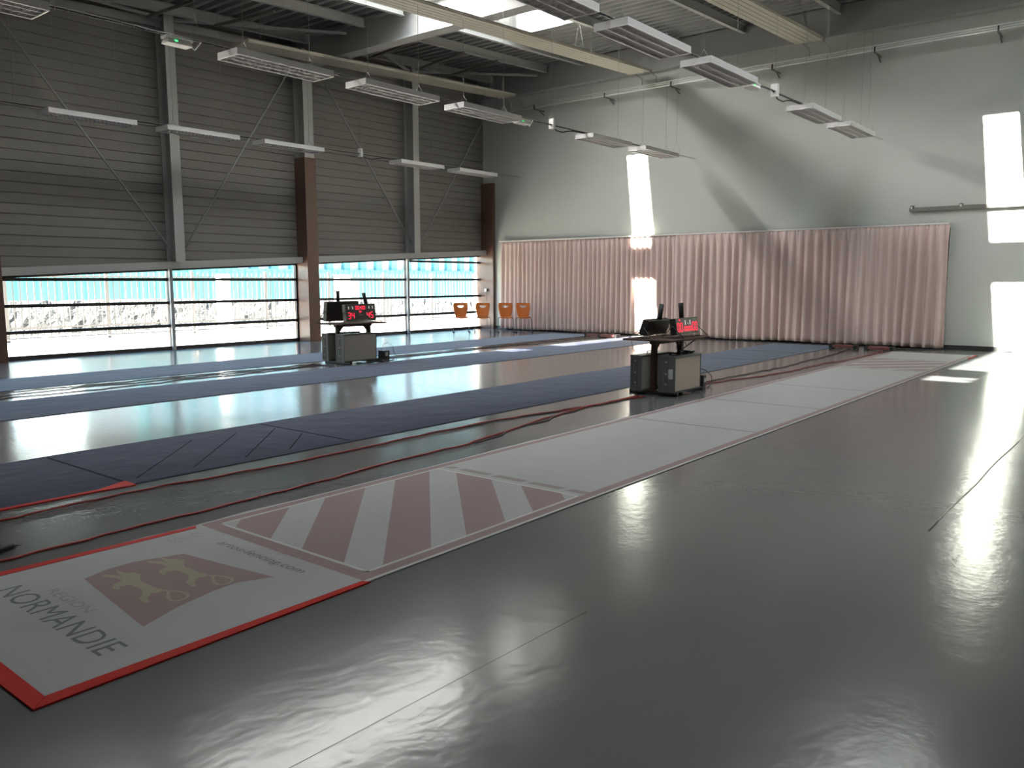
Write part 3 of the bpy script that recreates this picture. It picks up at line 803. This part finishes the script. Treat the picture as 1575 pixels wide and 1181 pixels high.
# ------------------------------------------------------------------ cords on the floor
def cord(name, pts, r, mt, lab, seed, grp, wig=0.03, n=18):
    rnd = random.Random(seed); out = []
    for i in range(len(pts)-1):
        (xa, ya), (xb, yb) = pts[i], pts[i+1]; m_ = max(2, int((abs(xb-xa)+abs(yb-ya))/0.12))
        for k in range(m_):
            f_ = k/m_; out.append([xa+(xb-xa)*f_, ya+(yb-ya)*f_])
    out.append(list(pts[-1])); w = 0
    P_ = []
    for x, y in out:
        w = w*0.72 + rnd.uniform(-wig, wig); P_.append((x, y+w, r+0.0005))
    mb = MB(); mb.tube(P_, r, mt, 6)
    return tag(obj(name, mb), lab, 'cable', grp)
G = 'cords lying on the floor'
c1 = [(0.9, 5.62), (2.68, 5.72), (3.74, 5.63), (5.16, 5.65), (6.54, 5.62), (8.24, 5.40), (9.3, 5.32)]
c2 = [(0.9, 4.83), (2.03, 4.85), (3.22, 4.86), (4.25, 4.95), (5.32, 4.97), (6.41, 5.16), (8.14, 5.38), (9.3, 5.40)]
cord('floor_cable', c1, 0.009, 'cord', 'red cord beside the dark blue strip, left of the near stand', 1, G, 0.02)
cord('floor_cable', [(6.0, 5.60)] + c1[4:], 0.007, 'corddk', 'dark cord tangled with the upper red cord near the stand', 2, G, 0.03)
cord('floor_cable', c2, 0.009, 'cord', 'red cord beside the white strip, left of the near stand', 3, G, 0.02)
cord('floor_cable', [(5.6, 5.0)] + c2[5:], 0.007, 'corddk', 'dark cord tangled with the lower red cord near the stand', 4, G, 0.03)
cord('floor_cable', [(10.5, 5.3), (11.13, 5.22), (12.99, 4.95), (15.86, 4.82), (17.68, 4.75), (18.6, 4.85)], 0.009, 'cord', 'red cord running from the near stand to the end wall', 5, G, 0.025)
cord('floor_cable', [(10.5, 5.4), (11.5, 5.35), (13.5, 5.25), (16, 5.3), (18.6, 5.5)], 0.009, 'corddk', 'dark cord running from the near stand to the end wall', 6, G, 0.03)
for k in range(3):
    cord('floor_cable', [(0.6, 12.36-.34*k), (4.3, 12.34-.32*k), (7.9, 12.2-.22*k), (9.3, 12.15-.12*k)], 0.007, 'corddk', ['dark cord nearest the far strip, left of the far stand', 'middle dark cord on the floor left of the far stand', 'dark cord nearest the middle strip, left of the far stand'][k], 10+k, G, 0.06)
for k in range(3):
    cord('floor_cable', [(10.6, 12.1-.1*k), (13.6, 12.3-.2*k), (17.6, 12.35-.2*k), (18.5, 12.3-.2*k)], 0.007, 'corddk', ['dark cord nearest the far strip, right of the far stand', 'middle dark cord on the floor right of the far stand', 'dark cord nearest the middle strip, right of the far stand'][k], 20+k, G, 0.05)
cord('floor_cable', [(18.9, 4.9), (19.3, 4.2), (19.75, 3.9), (19.78, 2.8), (19.85, 2.6)], 0.01, 'black', 'black cord along the foot of the end wall right of the curtains', 30, G, 0.01)
t = thing('cable_plug', 'black cable plug lying on the floor between the strips at the left', 'plug', (1.67, 5.0, 0), 0.3)
mb = MB(); mb.tube([(-0.6, 0.02, 0.012), (-0.3, 0.0, 0.012), (-0.08, 0, 0.014)], 0.006, 'black', 6); obj('lead', mb, t)
mb = MB(); mb.tube([(-0.09, 0, 0.016), (-0.05, 0, 0.022), (0.02, 0, 0.026), (0.05, 0, 0.018)], [0.008, 0.02, 0.024, 0.014], 'black', 10); obj('plug_body', mb, t)
mb = MB(); mb.tube([(0.05, .008, 0.018), (0.085, .012, 0.014)], 0.003, 'chrome', 6); mb.tube([(0.05, -.008, 0.018), (0.085, -.01, 0.014)], 0.003, 'chrome', 6); obj('pins', mb, t)

# fencing reels at the ends of the strips
def reel(x, y, lab, first=[None]):
    if first[0] is None:
        t = thing('cable_reel', lab, 'cable reel', (x, y, 0), 0, 'cable reel boxes at the strip ends')
        obj('reel_housing', MB().box(-0.11, 0.11, -0.22, 0.22, 0.02, 0.085, 'reel'), t, bevel=0.012)
        obj('carry_bar', MB().tube([(-.08, -.2, .08), (-.08, -.2, .12), (-.08, .2, .12), (-.08, .2, .08)], 0.008, 'black', 6), t)
        for q in (-.26, .26):
            obj('foot', MB().box(-0.1, 0.1, q-0.035, q+0.035, 0, 0.09, 'black'), t, bevel=0.006)
        first[0] = t
    else:
        t = copy_tree(first[0]); t.location = (x, y, 0); t['label'] = lab
reel(18.75, 5.68, 'low red cable reel box at the end of the dark blue strip')
reel(18.72, 4.92, 'low red cable reel box touching the far corner of the white strip')
reel(18.6, 11.72, 'low cable reel box in the sun behind the near stand')
reel(18.65, 12.18, 'low cable reel box at the foot of the left curtain')

# ------------------------------------------------------------------ scoring stands
SEG = {'0': 'abcdef', '1': 'bc', '2': 'abged', '3': 'abgcd', '4': 'fgbc', '5': 'afgcd', '8': 'abcdefg'}
def digit(mb, ch, x, z, w, h, t_, mt, y=-0.004, sl=0.0):
    hw_ = h/2
    segs = {'a': (0, h, w, h), 'g': (0, hw_, w, hw_), 'd': (0, 0, w, 0), 'f': (0, hw_, 0, h), 'b': (w, hw_, w, h), 'e': (0, 0, 0, hw_), 'c': (w, 0, w, hw_)}
    for s_ in SEG[ch]:
        a, b, c, d = segs[s_]
        if b == d: mb.box(x+a+t_*.3, x+c-t_*.3, y, 0.0, z+b-t_/2, z+b+t_/2, mt)
        else: mb.box(x+a-t_/2, x+a+t_/2, y, 0.0, z+b+t_*.3, z+d-t_*.3, mt)
def scoreboard(name, lab, loc, rotz, kind, Wd, Hd, tilt=0.0, z_lift=0.04, tower_x=0.0, tower_tilt=0.0):
    t = thing(name, lab, 'scoreboard', loc, rotz, 'fencing scoreboards on the stands')
    ct, st = math.cos(tilt), math.sin(tilt)
    def P3(x, y, z): return (x, y*ct + z*st*1.0, z*ct - y*st + z_lift)
    def xf(mb):
        mb.v = [P3(*p) for p in mb.v]; return mb
    dc = obj('display_case', xf(MB().box(-Wd/2, Wd/2, 0.0, 0.09, 0, Hd, 'blackp')), t, bevel=0.006)
    def dig(ch, x, z, w, h, t_):
        m_ = MB(); digit(m_, ch, x, z, w, h, t_, 'led'); obj('digit', xf(m_), dc)
    if kind == 'score':
        h = Hd*0.34; z0 = Hd*0.16
        for ch, x in (('3', -.43), ('4', -.31), ('4', .20), ('5', .32)): dig(ch, x*Wd, z0, Wd*.075, h, 0.016)
        for ch, x in (('0', -.17), ('0', -.095), ('0', .015), ('0', .09)): dig(ch, x*Wd, Hd*.68, Wd*.05, h*.55, 0.012)
        dig('0', -.05*Wd, Hd*.49, Wd*.035, h*.3, 0.01); dig('1', -.02*Wd, Hd*.49, Wd*.03, h*.3, 0.01)
        mb = MB()
        for x in (-.40, -.27, .28, .40): mb.box(x*Wd-.006, x*Wd+.006, -0.004, 0, Hd*.7, Hd*.86, 'ledw')
        mb.box(-.02*Wd, .01*Wd, -.005, 0, Hd*.76, Hd*.79, 'ledw')
        mb.box(-.06*Wd, .06*Wd, -.004, 0, Hd*.34, Hd*.38, 'label'); mb.box(-.46*Wd, .46*Wd, -.004, 0, Hd*.03, Hd*.07, 'label')
        obj('white_marks', xf(mb), dc)
    elif kind == 'zero':
        h = Hd*0.52
        for x in (-.44, -.31, .22, .35): dig('0', x*Wd, Hd*.17, Wd*.08, h, 0.014)
        for x in (-.15, -.055, .04, .125): dig('0', x*Wd, Hd*.19, Wd*.055, h*.50, 0.014)
        dig('8', -.36*Wd, Hd*.84, Wd*.045, h*.16, 0.007)
        mb = MB()
        for x in (-.09, .12): mb.box(x*Wd-.009, x*Wd+.009, -0.004, 0, Hd*.56, Hd*.84, 'ledw')
        mb.box(.015*Wd, .03*Wd, -0.004, 0, Hd*.6, Hd*.66, 'ledw'); mb.box(.28*Wd, .34*Wd, -0.004, 0, Hd*.84, Hd*.9, 'label')
        mb.box(-.46*Wd, .46*Wd, -.004, 0, Hd*.02, Hd*.07, 'label')
        obj('white_marks', xf(mb), dc)
    for s_ in (-1, 1):       # wire legs
        x = s_*(Wd/2+0.012)
        a = P3(x, 0.045, Hd*0.55)
        obj('wire_leg', MB().tube([a, (x+s_*.015, -0.12, 0.006), (x+s_*.015, 0.02, 0.006), (x+s_*.015, 0.20, 0.006), a], 0.006, 'black', 6), t)
    b = P3(tower_x, 0.045, Hd)
    mb = MB(); mb.tube([b, (b[0]+tower_tilt, b[1], b[2]+0.1), (b[0]+2*tower_tilt, b[1], b[2]+0.2)], 0.034, 'black', 12)
    obj('signal_lamp', mb, t)
    return t

def stand(ox, oy, lab, tw=1.1):
    t = thing('scoring_stand', lab, 'stand', (ox, oy, 0), 0, 'scoring stands between the strips')
    for x in (0.0, 0.74):
        obj('foot', MB().box(x-.03, x+.03, -0.36, 0.36, 0.0, 0.05, 'black'), t, bevel=0.008)
        obj('upright', MB().box(x-.035, x+.035, -0.035, 0.035, 0.05, 0.70, 'stand'), t, bevel=0.006)
    obj('cross_rail', MB().box(0.0, 0.74, -.02, .02, 0.06, 0.10, 'black').box(-.06, .8, -.04, .04, .665, .715, 'stand'), t, bevel=0.004)
    for x in (0.035, .705):
        mb = MB(); s_ = 1 if x < .3 else -1
        mb.hexa([(x, -.02, .58), (x+.001*s_, -.02, .67), (x+s_*.09, -.02, .67), (x+s_*.09, -.02, .668)], [(x, .02, .58), (x+.001*s_, .02, .67), (x+s_*.09, .02, .67), (x+s_*.09, .02, .668)], 'stand'); obj('gusset', mb, t)
    obj('table_top', MB().box(-.18, -.18+tw, -.36, .38, .716, .738, 'board'), t, bevel=0.004)
    return t
def case(lab, ox, oy, w=0.74, th=0.20, h=0.47, mt='case', sticker=False):
    t = thing('equipment_case', lab, 'case', (ox, oy, 0.052), 0, 'equipment cases on the stand feet')
    cs_ = obj('case_shell', MB().box(0, w, 0, th, 0, h, mt), t, bevel=0.015)
    mb = MB(); e = 0.006
    for z in (0, h-.02): mb.box(-e, w+e, -e, th+e, z-e*.5, z+.02+e*.5, 'cased')
    for y in (0.0, th*.45, th*.62, th-.02): mb.box(-e*1.5, .0, y-.001, y+.02, 0, h, 'cased'); mb.box(w, w+e*1.5, y-.001, y+.02, 0, h, 'cased')
    mb.box(-.002, -.0001, 0.012, th-.01, 0.02, h-.02, 'cased')
    obj('metal_edging', mb, cs_)
    mb = MB()
    for z in (0.1, h*.5, h-.08): mb.box(-.014, -.006, th*.49, th*.60, z, z+.018, 'caseg')
    obj('latches', mb, cs_)
    mb = MB(); xc = w/2
    mb.tube([(xc-.09, th/2, h+.005), (xc-.08, th/2, h+.035), (xc+.08, th/2, h+.035), (xc+.09, th/2, h+.005)], 0.009, 'black', 8)
    obj('handle', mb, t)
    if sticker: obj('sticker', MB().box(-.0125, -.0095, .03, .095, .18, .31, 'sticker'), cs_)
    return t

# near stand
sx, sy = 9.62, 5.35
stand(sx, sy, 'dark scoring stand between the white and dark blue strips, the nearer one')
case('beige-faced equipment case standing on the front of the near stand', 9.50, 4.97, 0.72, 0.24, 0.47, 'case', True)
case('dark slim case behind the uprights of the near stand', 9.44, 5.43, 0.74, 0.17, 0.47, 'caseg')
scoreboard('scoreboard', 'black scoreboard showing red zeros, right one on the near stand', (10.17, 5.14, .738), 0.06, 'zero', 0.74, 0.22, 0.12, 0.05, -0.07, -0.02)
scoreboard('scoreboard', 'black scoreboard seen from behind, left one on the near stand', (9.93, 5.60, .738), math.pi+0.05, 'score', 0.68, 0.21, 0.35, 0.06, -0.06, -0.03)
t = thing('power_box', 'small black power box behind the right foot of the near stand', 'power box', (10.55, 5.15, 0))
obj('box_body', MB().box(-.05, .05, -.09, .09, .0, .19, 'blackp'), t, bevel=0.01)
obj('white_plate', MB().box(-.03, .03, -.096, -.091, .09, .15, 'sticker'), t)
t = thing('loop_cable', 'thin black cable looping from the near stand to the power box', 'cable', (10.4, 5.2, 0))
obj('cable_run', MB().tube([(0.0, .0, .3), (.15, .0, .29), (.35, -.05, .24), (.55, -.05, .14), (.58, -.05, .06), (.4, -.1, .012), (.2, -.15, .01)], .006, 'black', 6), t)
def hang(pts, r, lab):
    tag(obj('hanging_cable', MB().tube(pts, r, 'black', 6), loc=(9.6, 5.3, 0)), lab, 'cable')
hang([(.82, -.2, .73), (.76, -.1, .64), (.66, .0, .54), (.6, -.1, .53)], .006, 'thin black cable hanging by the right upright of the near stand')
hang([(.9, -.2, .73), (.84, -.1, .67), (.72, .0, .56), (.62, -.05, .53)], .005, 'thin black cable slanting from the right end of the near table top')
hang([(.38, -.1, .72), (.36, -.1, .6), (.34, -.15, .53)], .006, 'short straight cable between the uprights of the near stand')
hang([(.55+.1*math.cos(a*.5), -.1, .60+.07*math.sin(a*.5)) for a in range(12)], .004, 'round loop of thin cable above the beige case')
hang([(.06+.3*i/10, -.18+.05*math.sin(i*.9), .535+.02*abs(math.sin(i*.7))) for i in range(20)], .012, 'bundle of black cable lying on top of the beige case')
hang([(-.15, .3, .72), (-.12, .3, .62), (-.1, .25, .52)], .003, 'very thin cable hanging from the left end of the near table top')

# far stand
sx, sy = 9.68, 11.95
stand(sx, sy, 'dark scoring stand in front of the windows, the farther one')
case('grey equipment case on the front of the far stand', 9.52, 11.58, 0.76, 0.22, 0.50, 'caseg')
case('dark slim case behind the uprights of the far stand', 9.55, 12.06, 0.74, 0.18, 0.50, 'caseg')
scoreboard('scoreboard', 'black scoreboard showing red 34 and 45 on the far stand', (9.98, 11.62, .738), 0.05, 'score', 0.74, 0.31, 0.10, 0.045, 0.19, -0.03)
scoreboard('scoreboard', 'black scoreboard seen from behind beside the red 34 and 45', (9.84, 12.10, .738), math.pi+0.06, 'zero', 0.78, 0.36, 0.12, 0.045, 0.09, 0.0)
t = thing('power_box', 'small black power box at the right foot of the far stand', 'power box', (10.62, 11.75, 0))
obj('box_body', MB().box(-.07, .07, -.09, .09, .0, .19, 'blackp'), t, bevel=0.01)
obj('white_plate', MB().box(-.045, .02, -.096, -.091, .09, .16, 'sticker'), t)
t = thing('loop_cable', 'thin black cable arching beside the far stand', 'cable', (10.6, 11.8, 0))
obj('cable_run', MB().tube([(0, 0, .15), (.05, 0, .3), (.18, 0, .33), (.3, 0, .25), (.34, 0, .12), (.45, .05, .01)], .005, 'black', 6), t)
t = thing('loop_cable', 'tangled cables at the feet of the far stand', 'cable', (9.7, 11.5, 0))
obj('cable_run', MB().tube([(i*.045, .05*math.sin(i*1.3)-.05, .014+.02*abs(math.sin(i*.9))) for i in range(22)], .012, 'black', 6), t)

# ------------------------------------------------------------------ orange chairs
def make_chair():
    t = thing('school_chair', '', 'chair')
    # local frame: faces -Y, origin on floor at centre
    def back(u, v):                       # u -1..1, v 0..1
        wv = 0.138 + 0.075*math.sin(min(1, v*1.1)*math.pi*0.55) - (0.02*max(0, v-0.85)/0.15)
        z = 0.42 + 0.44*v; y = 0.17 + 0.07*v + 0.02*(1-u*u)
        return (u*wv, y, z)
    mb = MB(); NU, NV = 14, 18; idx = {}
    vs = []; fs = []
    for j in range(NV+1):
        for i in range(NU+1):
            idx[i, j] = len(vs); vs.append(back(-1+2*i/NU, j/NV))
    for j in range(NV):
        for i in range(NU):
            u = -1+2*(i+.5)/NU; v = (j+.5)/NV
            if abs(u) < 0.46 and 0.66 < v < 0.86 and (v > 0.7 or abs(u) < 0.3): continue
            fs.append((idx[i, j], idx[i+1, j], idx[i+1, j+1], idx[i, j+1]))
    mb.add(vs, fs, 'orange', True)
    o = obj('backrest', mb, t); m_ = o.modifiers.new('thick', 'SOLIDIFY'); m_.thickness = 0.012
    def seat(u, v):
        a = 0.20*(1-0.12*(1-v)); x = u*a; y = -0.22 + 0.40*v
        z = 0.445 + 0.02*u*u - 0.02*(max(0, .25-v)/.25)**2
        return (x, y, z)
    mb = MB(); mb.grid(lambda a, b: seat(-1+2*a, b), 10, 10, 'orange')
    o = obj('seat', mb, t); m_ = o.modifiers.new('thick', 'SOLIDIFY'); m_.thickness = 0.012
    for s_ in (-1, 1):
        x = s_*0.19
        lf_ = obj('leg_frame', MB().tube([(x*.4, .12, .43), (x*.85, .12, .43), (x*1.1, .12, .42), (x*1.2, .10, .38), (x*1.22, -.02, .08), (x*1.22, -.05, .03), (x*1.22, -.12, .02), (x*1.22, -.2, .02)], .011, 'chrome', 8)
            .tube([(x*1.22, -.05, .03), (x*1.22, .1, .02), (x*1.22, .22, .02)], .011, 'chrome', 8), t)
        for y in (-.2, .22): obj('foot_cap', MB().box(x*1.22-.018, x*1.22+.018, y-.03, y+.03, 0, .035, 'black'), lf_, bevel=0.006)
    mb = MB(); mb.tube([(-.1, .12, .43), (.1, .12, .43)], .011, 'chrome', 8); mb.tube([(0, .12, .43), (0, .19, .44)], .012, 'chrome', 8)
    obj('seat_bar', mb, t)
    return t
ch = make_chair(); first = True
for x, y, rz, lab in ((17.92, 16.42, -0.75, 'orange plywood chair farthest left, in front of the glazing'),
                      (18.32, 15.93, -0.85, 'orange plywood chair with its back before the corner column'),
                      (18.74, 15.38, -0.80, 'orange plywood chair just right of the corner column'),
                      (19.02, 14.93, -0.80, 'orange plywood chair farthest right, before the curtain')):
    t = ch if first else copy_tree(ch); first = False
    t.location = (x, y, 0); t.rotation_euler = (0, 0, rz)
    t['label'] = lab; t['category'] = 'chair'; t['group'] = 'orange chairs in the corner'

# ------------------------------------------------------------------ outside
mb = MB(); mb.box(-30, 70, YG+0.3, 60, -0.3, -0.03, 'ground')
struct('ground', mb, 'pale sunlit paving outside the windows', 'ground')
t = thing('metal_fence', 'grey metal bar fence outside the windows', 'fence', (0, 23.0, 0))
mb = MB(); x = 2.0
while x < 46: mb.box(x-.012, x+.012, -.012, .012, 0.05, 1.76, 'fence'); x += 0.17
obj('fence_bars', mb, t)
obj('fence_rail', MB().box(2, 46, -.02, .02, 1.62, 1.66, 'fence'), t); obj('fence_rail', MB().box(2, 46, -.02, .02, .30, .34, 'fence'), t)
x = 3.0
while x < 46: obj('fence_post', MB().box(x-.04, x+.04, -.04, .04, -.03, 1.82, 'fence'), t); x += 2.55
rnd = random.Random(5)
mb = MB()
def bank(u, v):
    x = -5 + 55*u; top = 0.98 - 0.35*max(0, (x-12)/20)
    y = 23.6 + 1.3*v; z = 0.1 + (top-0.1)*min(1, v*1.6)
    return (x+rnd.uniform(-.05, .05), y+rnd.uniform(-.05, .05), z+rnd.uniform(-.03, .02))
mb.grid(bank, 260, 9, 'rock', False)
tag(obj('rubble_bank', mb), 'bank of grey rubble behind the fence', 'rubble', kind='stuff')
b_ = thing('teal_building', 'long teal-clad building beyond the fence and rubble bank', 'building', (0, 28, 0))
mb = MB(); x = -6.0
while x < 62:
    mb.box(x, x+.2, -.03, .2, .3, 2.0, 'teal'); mb.box(x+.2, x+.3, 0, .2, .3, 2.0, 'teal'); x += 0.3
mb.box(-6, 62, .2, 8, -.03, 2.0, 'teal')
obj('lower_wall', mb, b_)
mb = MB(); mb.box(12, 62, .25, 8, 2.0, 3.6, 'wclad'); obj('upper_wall', mb, b_)
x = 14.0
while x < 60: obj('pillar', MB().box(x, x+.32, .05, .3, 2.0, 3.6, 'teal'), b_); x += 0.92
for x, w, lab in ((13.7, .16, 'white post before the fence, seen through the left bay'), (18.2, .25, 'white post before the fence, seen above the far scoreboard')):
    tag(obj('white_post', MB().box(x-w, x+w, 22.0, 22.3, -.03, 1.72, 'post'), bevel=.02), lab, 'post')
t = thing('low_rail', 'low thin rail along the paving outside the windows', 'rail', (0, 19.4, 0))
obj('rail_bar', MB().box(2, 40, -.012, .012, .25, .27, 'lowrail'), t)
x = 4.0
while x < 40: obj('rail_post', MB().box(x-.02, x+.02, -.02, .02, -.03, .33, 'lowrail'), t); x += 3.6
